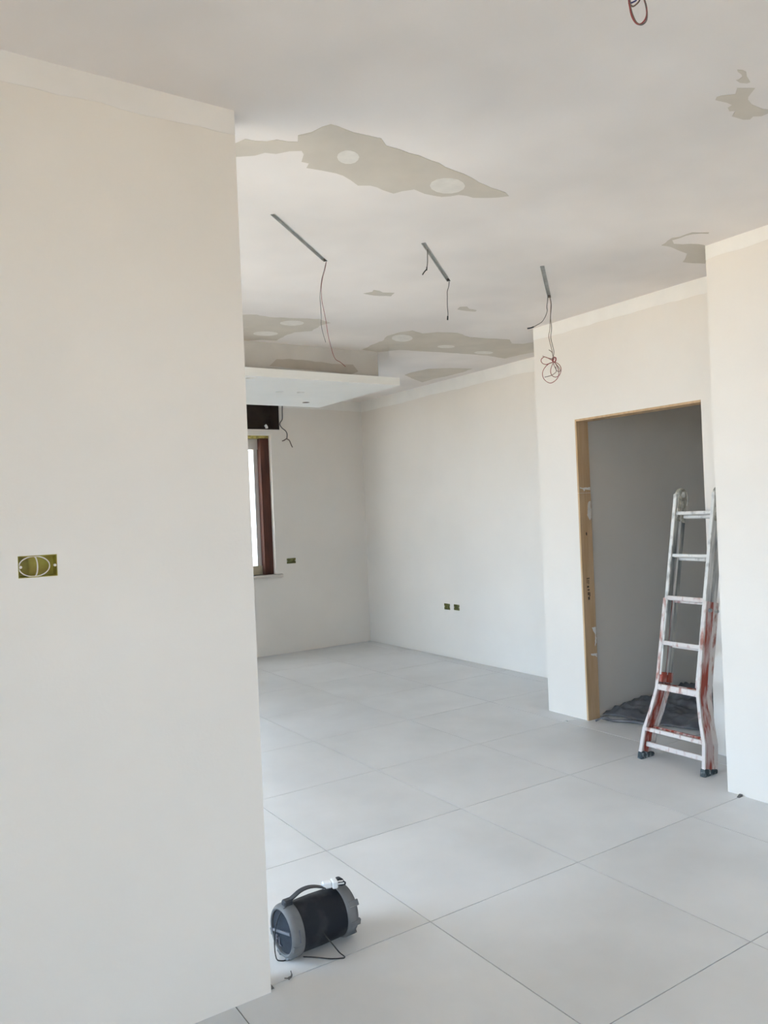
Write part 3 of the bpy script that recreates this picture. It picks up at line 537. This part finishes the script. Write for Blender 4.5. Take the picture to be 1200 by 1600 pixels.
# local frame: x depth (away from viewer), y width, z along the rails
OUT = [(0.035, 0.226), (0.18, 0.214), (0.29, 0.182), (0.44, 0.150), (0.98, 0.147)]
INN = [(0.52, 0.139), (1.625, 0.141)]
def half(z, prof):
    for (z0, h0), (z1, h1) in zip(prof[:-1], prof[1:]):
        if z0 <= z <= z1: return h0 + (h1 - h0) * (z - z0) / (z1 - z0)
    return prof[0][1] if z < prof[0][0] else prof[-1][1]
def rail(name, s, prof, x0, x1, w, m, step=0.06):
    """swept box rail following prof on side s; w is the thickness inwards"""
    zs = sorted({p[0] for p in prof} | {prof[0][0] + k * step for k in range(int((prof[-1][0] - prof[0][0]) / step))}); bm = bmesh.new(); rings = []
    for z in zs:
        h = half(z, prof); rings.append([bm.verts.new(c) for c in ((x0, s * h, z), (x1, s * h, z), (x1, s * (h - w), z), (x0, s * (h - w), z))])
    for a, b in zip(rings[:-1], rings[1:]):
        for k in range(4): bm.faces.new((a[k], a[(k + 1) % 4], b[(k + 1) % 4], b[k]))
    bm.faces.new(rings[0][::-1]); bm.faces.new(rings[-1])
    return bm_obj(name, bm, m, lad)
for half_i, xo in ((0, 0.0), (1, 0.062)):
    for s in (1, -1):
        # outer rail: pale front flange, red web, pale rear flange (a C channel)
        rail('rail_flange', s, OUT, xo + 0.0, xo + 0.012, 0.020, 'ladder_pale' if half_i == 0 else 'ladder_red')
        rail('rail_web', s, OUT, xo + 0.012, xo + 0.052, 0.007, 'ladder_red' if half_i == 0 else 'ladder_pale')
        rail('rail_flange', s, OUT, xo + 0.052, xo + 0.060, 0.020, 'ladder_red' if half_i == 0 else 'ladder_pale')
        rail('inner_rail_edge', s, INN, xo + 0.004, xo + 0.014, 0.020, 'ladder_white' if half_i == 0 else 'ladder_mid')
        rail('inner_rail', s, INN, xo + 0.014, xo + 0.050, 0.019, 'ladder_grey' if s > 0 else 'ladder_mid')  # right rail gets the paler metal: frontal light put into its colour
        # foot
        bm = bmesh.new(); add_box(bm, xo - 0.003, xo + 0.057, s * 0.226 - s * 0.030 if s > 0 else -0.231, 0.231 if s > 0 else -0.226 + 0.030, -0.004 + 0.17 * xo, 0.045, None, 0.006)
        bm_obj('foot', bm, 'rubber', lad)
        # inner guide shoe
        box('guide_shoe', xo + 0.010, xo + 0.056, s * 0.112 if s > 0 else -0.141, 0.141 if s > 0 else -0.112, 0.475, 0.535, 'ladder_red', lad, None, 0.003)
        # lock knob
        bm = bmesh.new(); add_lathe(bm, [(-0.014, 0), (-0.014, 0.010), (0.0, 0.012), (0.0, 0)], 12, Matrix.Translation((xo + 0.03, s * 0.152, 0.93)) @ Matrix.Rotation(s * -math.pi / 2, 4, 'Z'))
        bm_obj('lock_knob', bm, 'ladder_grey', lad, True)
def rung(z, x0, x1, m, prof, dz=0.010, wide=0.0):
    h = half(z, prof) - 0.010; bm = bmesh.new(); add_box(bm, x0, x1, -h, h, z - dz, z + dz, None, 0.004); bm_obj('rung', bm, m, lad)
for z in (1.506, 1.244):
    rung(z, 0.014, 0.044, 'ladder_white', INN); rung(z - 0.012, 0.080, 0.110, 'ladder_white', INN)
for z in (0.983, 0.710):
    rung(z, 0.004, 0.036, 'ladder_pale', OUT, 0.013); rung(z - 0.010, 0.070, 0.10, 'ladder_pale', OUT, 0.013)
rung(0.445, 0.002, 0.036, 'ladder_pale', OUT, 0.018); rung(0.452, 0.070, 0.104, 'ladder_red', OUT, 0.014)
rung(0.183, 0.002, 0.032, 'ladder_pale', OUT, 0.012); rung(0.190, 0.070, 0.100, 'ladder_red', OUT, 0.012)
rung(0.092, 0.040, 0.070, 'ladder_pale', OUT, 0.015)
for s in (1, -1):
    hg = empty('hinge', (0.060, s * 0.129, 1.628)); hg.parent = lad
    Rz = Matrix.Rotation(math.pi / 2, 4, 'Z')
    bm = bmesh.new(); add_lathe(bm, [(-0.018, 0), (-0.018, 0.034), (-0.012, 0.040), (0.012, 0.040), (0.018, 0.034), (0.018, 0)], 24, Rz); bm_obj('knuckle', bm, 'ladder_hinge', hg, True)
    bm = bmesh.new(); add_lathe(bm, [(-0.026, 0), (-0.026, 0.012), (-0.022, 0.018), (0.022, 0.018), (0.026, 0.012), (0.026, 0)], 16, Rz); bm_obj('pivot_pin', bm, 'ladder_white', hg, True)
    bm = bmesh.new(); add_box(bm, -0.040, -0.003, -0.0145, 0.0145, -0.17, -0.01, None, 0.003); bm_obj('hinge_plate', bm, 'ladder_hinge', hg); bm = bmesh.new(); add_box(bm, 0.010, 0.046, -0.0145, 0.0145, -0.17, -0.01, None, 0.003); bm_obj('hinge_plate', bm, 'ladder_hinge', hg)
    bm = bmesh.new(); add_tube(bm, [(0.040, -0.012, 0.02), (0.052, -0.012, -0.02), (0.046, -0.012, -0.06)], 0.006, 8); bm_obj('release_lever', bm, 'ladder_white', hg, True)

# ------------------------------------------------------------------ drop sheet heap inside the doorway
def heap():
    nx, ny = 64, 64; v = []; f = []
    for j in range(ny + 1):
        for i in range(nx + 1):
            a, b = i / nx, j / ny                      # a: away from the doorway, b: towards the side wall
            y = 1.36 + b * 0.96
            xs = 3.66 - 0.16 * max(0, (b - 0.25) / 0.75) ** 1.3 + 0.02 * math.sin(9 * b)
            x = xs + a * (4.75 - xs)
            x += 0.03 * noise.noise((a * 5, b * 6, 3)); yy = y + 0.02 * noise.noise((a * 6, b * 5, 9)); yy = min(yy, 2.337)
            edge = min(1, a * 7) * min(1, (1 - a) * 7) * min(1, b * 7)
            r1 = abs(noise.noise((x * 5, yy * 5, 1.3))); r2 = abs(noise.noise((x * 11, yy * 11, 4.1))); r3 = abs(noise.noise((x * 24, yy * 24, 7.7)))
            h = 0.004 + edge * (0.018 + 0.055 * min(1, a * 2.2) * (1 - r1) ** 2 * (0.45 + 0.55 * (0.5 + noise.noise((x * 1.7, yy * 1.7, 8))))) + min(1, edge * 2 + 0.25) * (0.030 * (1 - r2) ** 2 + 0.012 * (1 - r3))
            if yy > 2.2: h *= 1
            v.append((x, yy, h))
    for j in range(ny):
        for i in range(nx):
            p = j * (nx + 1) + i; f.append((p, p + 1, p + nx + 2, p + nx + 1))
    return v, f
hv, hf = heap()
hp = empty('drop_sheet', (4.0, 1.9, 0.0)); tag(hp, 'crumpled dark grey plastic drop sheet heaped on floor inside doorway', 'drop sheet')
o = rel(pyd('sheet', hv, hf, 'sheet', hp, 60), hp); md = o.modifiers.new('thickness', 'SOLIDIFY'); md.thickness = 0.002; md.offset = 1
rel(tube('sheet_fold', [[(3.350, 2.245, 0.008), (3.39, 2.21, 0.03), (3.44, 2.165, 0.012), (3.49, 2.06, 0.018), (3.545, 1.93, 0.010)]], [0.006, 0.014, 0.010, 0.012, 0.008], 'sheet', hp, 8), hp)

# ------------------------------------------------------------------ speaker
RS = 0.092
sp = empty('portable_speaker', (0.240, 0.923, 0.0), math.radians(2.3)); tag(sp, 'black cylindrical portable speaker with grey end rings and strap handle on tiles', 'speaker')
TX = Matrix.Translation((0, 0, RS))
bm = bmesh.new(); add_lathe(bm, [(0.035, 0.0), (0.035, 0.084), (0.05, 0.0855), (0.14, 0.0875), (0.23, 0.0855), (0.245, 0.084), (0.245, 0)], 48, TX); bm_obj('body', bm, 'spk_body', sp, True)
def cap(name, xa, sgn):
    prof = [(0.012, 0.0725), (0.002, 0.0745), (0.0, 0.079), (0.004, 0.085), (0.012, 0.0905), (0.022, RS), (0.042, RS), (0.048, 0.0895), (0.050, 0.084)]
    bm = bmesh.new(); add_lathe(bm, [(xa + sgn * x, r) for x, r in prof], 48, TX); return bm_obj(name, bm, 'spk_grey', sp, 30)
fc = cap('end_ring', 0.0, 1); rc = cap('end_ring', 0.276, -1)
def onrim(ang, x, r): return Vector((x, r * math.cos(ang), RS + r * math.sin(ang)))
def rimblock(name, ang, xa, xb, r0, r1, half_w, m, parent):
    bm = bmesh.new(); mtx = TX @ Matrix.Rotation(ang, 4, 'X'); add_box(bm, xa, xb, r0, r1, -half_w, half_w, mtx, 0.002); return bm_obj(name, bm, m, parent)
# angles: 0 = +y, pi/2 = up, pi = -y (towards the viewer)
rimblock('slot', math.radians(172), 0.024, 0.030, 0.088, 0.0925, 0.022, 'spk_mark', fc)
rimblock('button', math.radians(176), 0.037, 0.041, 0.088, 0.0927, 0.002, 'black', fc)
for a in (20, 148, 192, 235): rimblock('lug', math.radians(a), 0.236, 0.279, 0.080, 0.0928, 0.011, 'spk_grey', rc)
for a in (200, 250, 290, 340): rimblock('lug', math.radians(a), 0.002, 0.040, 0.082, 0.0925, 0.012, 'spk_grey', fc)
for sgn, xa in ((1, 0.009), (-1, 0.267)):
    bm = bmesh.new(); add_lathe(bm, [(xa - sgn * 0.006, 0.0), (xa - sgn * 0.005, 0.03), (xa, 0.0735), (xa + sgn * 0.006, 0.0735), (xa + sgn * 0.006, 0)], 40, TX)
    gr = bm_obj('grille', bm, 'spk_grille', sp, True)
    if sgn > 0:
        mt = TX @ Matrix.Rotation(math.radians(-14), 4, 'X')
        bm = bmesh.new(); add_box(bm, 0.0000, 0.006, -0.066, 0.066, -0.004, 0.006, mt, 0.001); bm_obj('bar', bm, 'spk_bar', gr)
        # small raised marks under the bar
        bm = bmesh.new()
        for (ya, yb, za, zb) in ((0.040, 0.044, -0.052, -0.020), (0.026, 0.044, -0.024, -0.020), (0.030, 0.044, -0.038, -0.034), (0.016, 0.020, -0.052, -0.024), (0.004, 0.020, -0.052, -0.048)):
            add_box(bm, 0.0010, 0.006, ya, yb, za, zb, TX)
        bm_obj('raised_mark', bm, 'spk_mark', gr)
# strap handle: a ribbon over the top
path = smooth_path([(0.022, 0.0, 0.192), (0.045, -0.004, 0.200), (0.075, -0.012, 0.219), (0.105, -0.016, 0.224), (0.135, -0.018, 0.219), (0.165, -0.016, 0.206), (0.185, -0.010, 0.194), (0.205, -0.004, 0.192), (0.228, 0.002, 0.199), (0.245, 0.003, 0.206), (0.258, 0.002, 0.202), (0.262, 0.0, 0.186)], 4)
bm = bmesh.new(); rings = []
for i, p in enumerate(path):
    d = (path[min(i + 1, len(path) - 1)] - path[max(i - 1, 0)]).normalized(); side = Vector((0, 1, 0)); side = (side - d * side.dot(d)).normalized(); nn = d.cross(side)
    rings.append([bm.verts.new(p + side * a * 0.0095 + nn * b * 0.0028) for a, b in ((-1, -1), (1, -1), (1, 1), (-1, 1))])
for a, b in zip(rings[:-1], rings[1:]):
    for k in range(4): bm.faces.new((a[k], a[(k + 1) % 4], b[(k + 1) % 4], b[k]))
bm.faces.new(rings[0][::-1]); bm.faces.new(rings[-1])
st = bm_obj('strap_handle', bm, 'spk_strap', sp, True)
box('clamp', 0.012, 0.046, -0.016, 0.014, 0.178, 0.200, 'spk_strap', sp, None, 0.005)
box('clamp', 0.244, 0.272, -0.014, 0.014, 0.178, 0.194, 'spk_strap', sp, None, 0.005)
# plug tied on top
pl = empty('plug', (0.200, -0.016, 0.206), math.radians(-18)); pl.parent = sp
box('plug_body', -0.030, 0.004, -0.014, 0.014, -0.010, 0.012, 'plug', pl, None, 0.004)
box('plug_body', 0.004, 0.026, -0.019, 0.019, -0.013, 0.014, 'plug', pl, None, 0.004)
for yy in (-0.0095, 0.0095):
    bm = bmesh.new(); add_tube(bm, [(0.026, yy, 0.0), (0.050, yy, -0.001)], 0.0026, 8, 1); bm_obj('pin', bm, 'plug', pl, True)
tube('power_cord', [
    [(0.014, -0.020, 0.186), (0.002, -0.004, 0.165), (-0.006, 0.012, 0.13), (-0.006, 0.030, 0.09), (-0.012, 0.030, 0.045), (-0.020, 0.004, 0.006), (-0.010, -0.016, 0.003), (0.006, -0.022, 0.003), (0.020, -0.020, 0.003)],
    [(0.12, -0.087, 0.088), (0.13, -0.094, 0.07), (0.145, -0.104, 0.045), (0.16, -0.125, 0.018), (0.172, -0.142, 0.004), (0.155, -0.138, 0.004), (0.125, -0.115, 0.004), (0.09, -0.075, 0.004), (0.06, -0.045, 0.004)]], 0.0022, 'black', sp, 6)

# ------------------------------------------------------------------ scraps on the floor
e = empty('scrap_or_gap', (0.205, 0.799, 0.0)); tag(e, 'tiny dark curled scrap on tile joint near the speaker', 'scrap', 'scraps on the floor')
rel(tube('curl', [[(0.192, 0.806, 0.003), (0.203, 0.797, 0.004), (0.216, 0.800, 0.006), (0.219, 0.812, 0.016)], [(0.203, 0.797, 0.004), (0.200, 0.788, 0.006)]], [0.002, 0.004, 0.003, 0.0015], 'scrap', e, 6), e)
e = empty('tile_wedge', (2.800, 0.800, 0.0)); tag(e, 'small dark wedge on tile joint at foot of right wall', 'scrap', 'scraps on the floor')
rel(prism('wedge', [(2.790, 0.0), (2.822, 0.0), (2.822, 0.011), (2.812, 0.012)], 0.794, 0.808, 'scrap', 'y', e), e)
e = empty('tile_spacer', (4.085, 6.391, 0.0)); tag(e, 'tiny white plastic tile spacer in the far corner', 'scrap', 'scraps on the floor')
bm = bmesh.new(); add_box(bm, 4.065, 4.105, 6.386, 6.396, 0.0, 0.006, None, .001); add_box(bm, 4.08, 4.09, 6.371, 6.411, 0.006, 0.012, None, .001); rel(bm_obj('cross', bm, 'spacer', e), e)
e = empty('scrap_or_gap', (0.132, 0.792, 0.0)); tag(e, 'dark sliver standing in for the gap at the partition foot', 'scrap', 'scraps on the floor')
rel(prism('crumb', [(0.124, 0.0), (0.142, 0.0), (0.136, 0.010), (0.127, 0.016)], 0.780, 0.795, 'scrap', 'y', e), e)  # dark piece put where the wall end has only a dark gap
e = empty('scrap_or_gap', (3.219, 2.399, 0.0)); tag(e, 'tiny pale plaster crumb on floor left of doorway', 'scrap', 'scraps on the floor')
rel(prism('crumb', [(3.212, 0.0), (3.226, 0.0), (3.224, 0.006), (3.216, 0.009)], 2.393, 2.405, 'spacer', 'y', e), e)
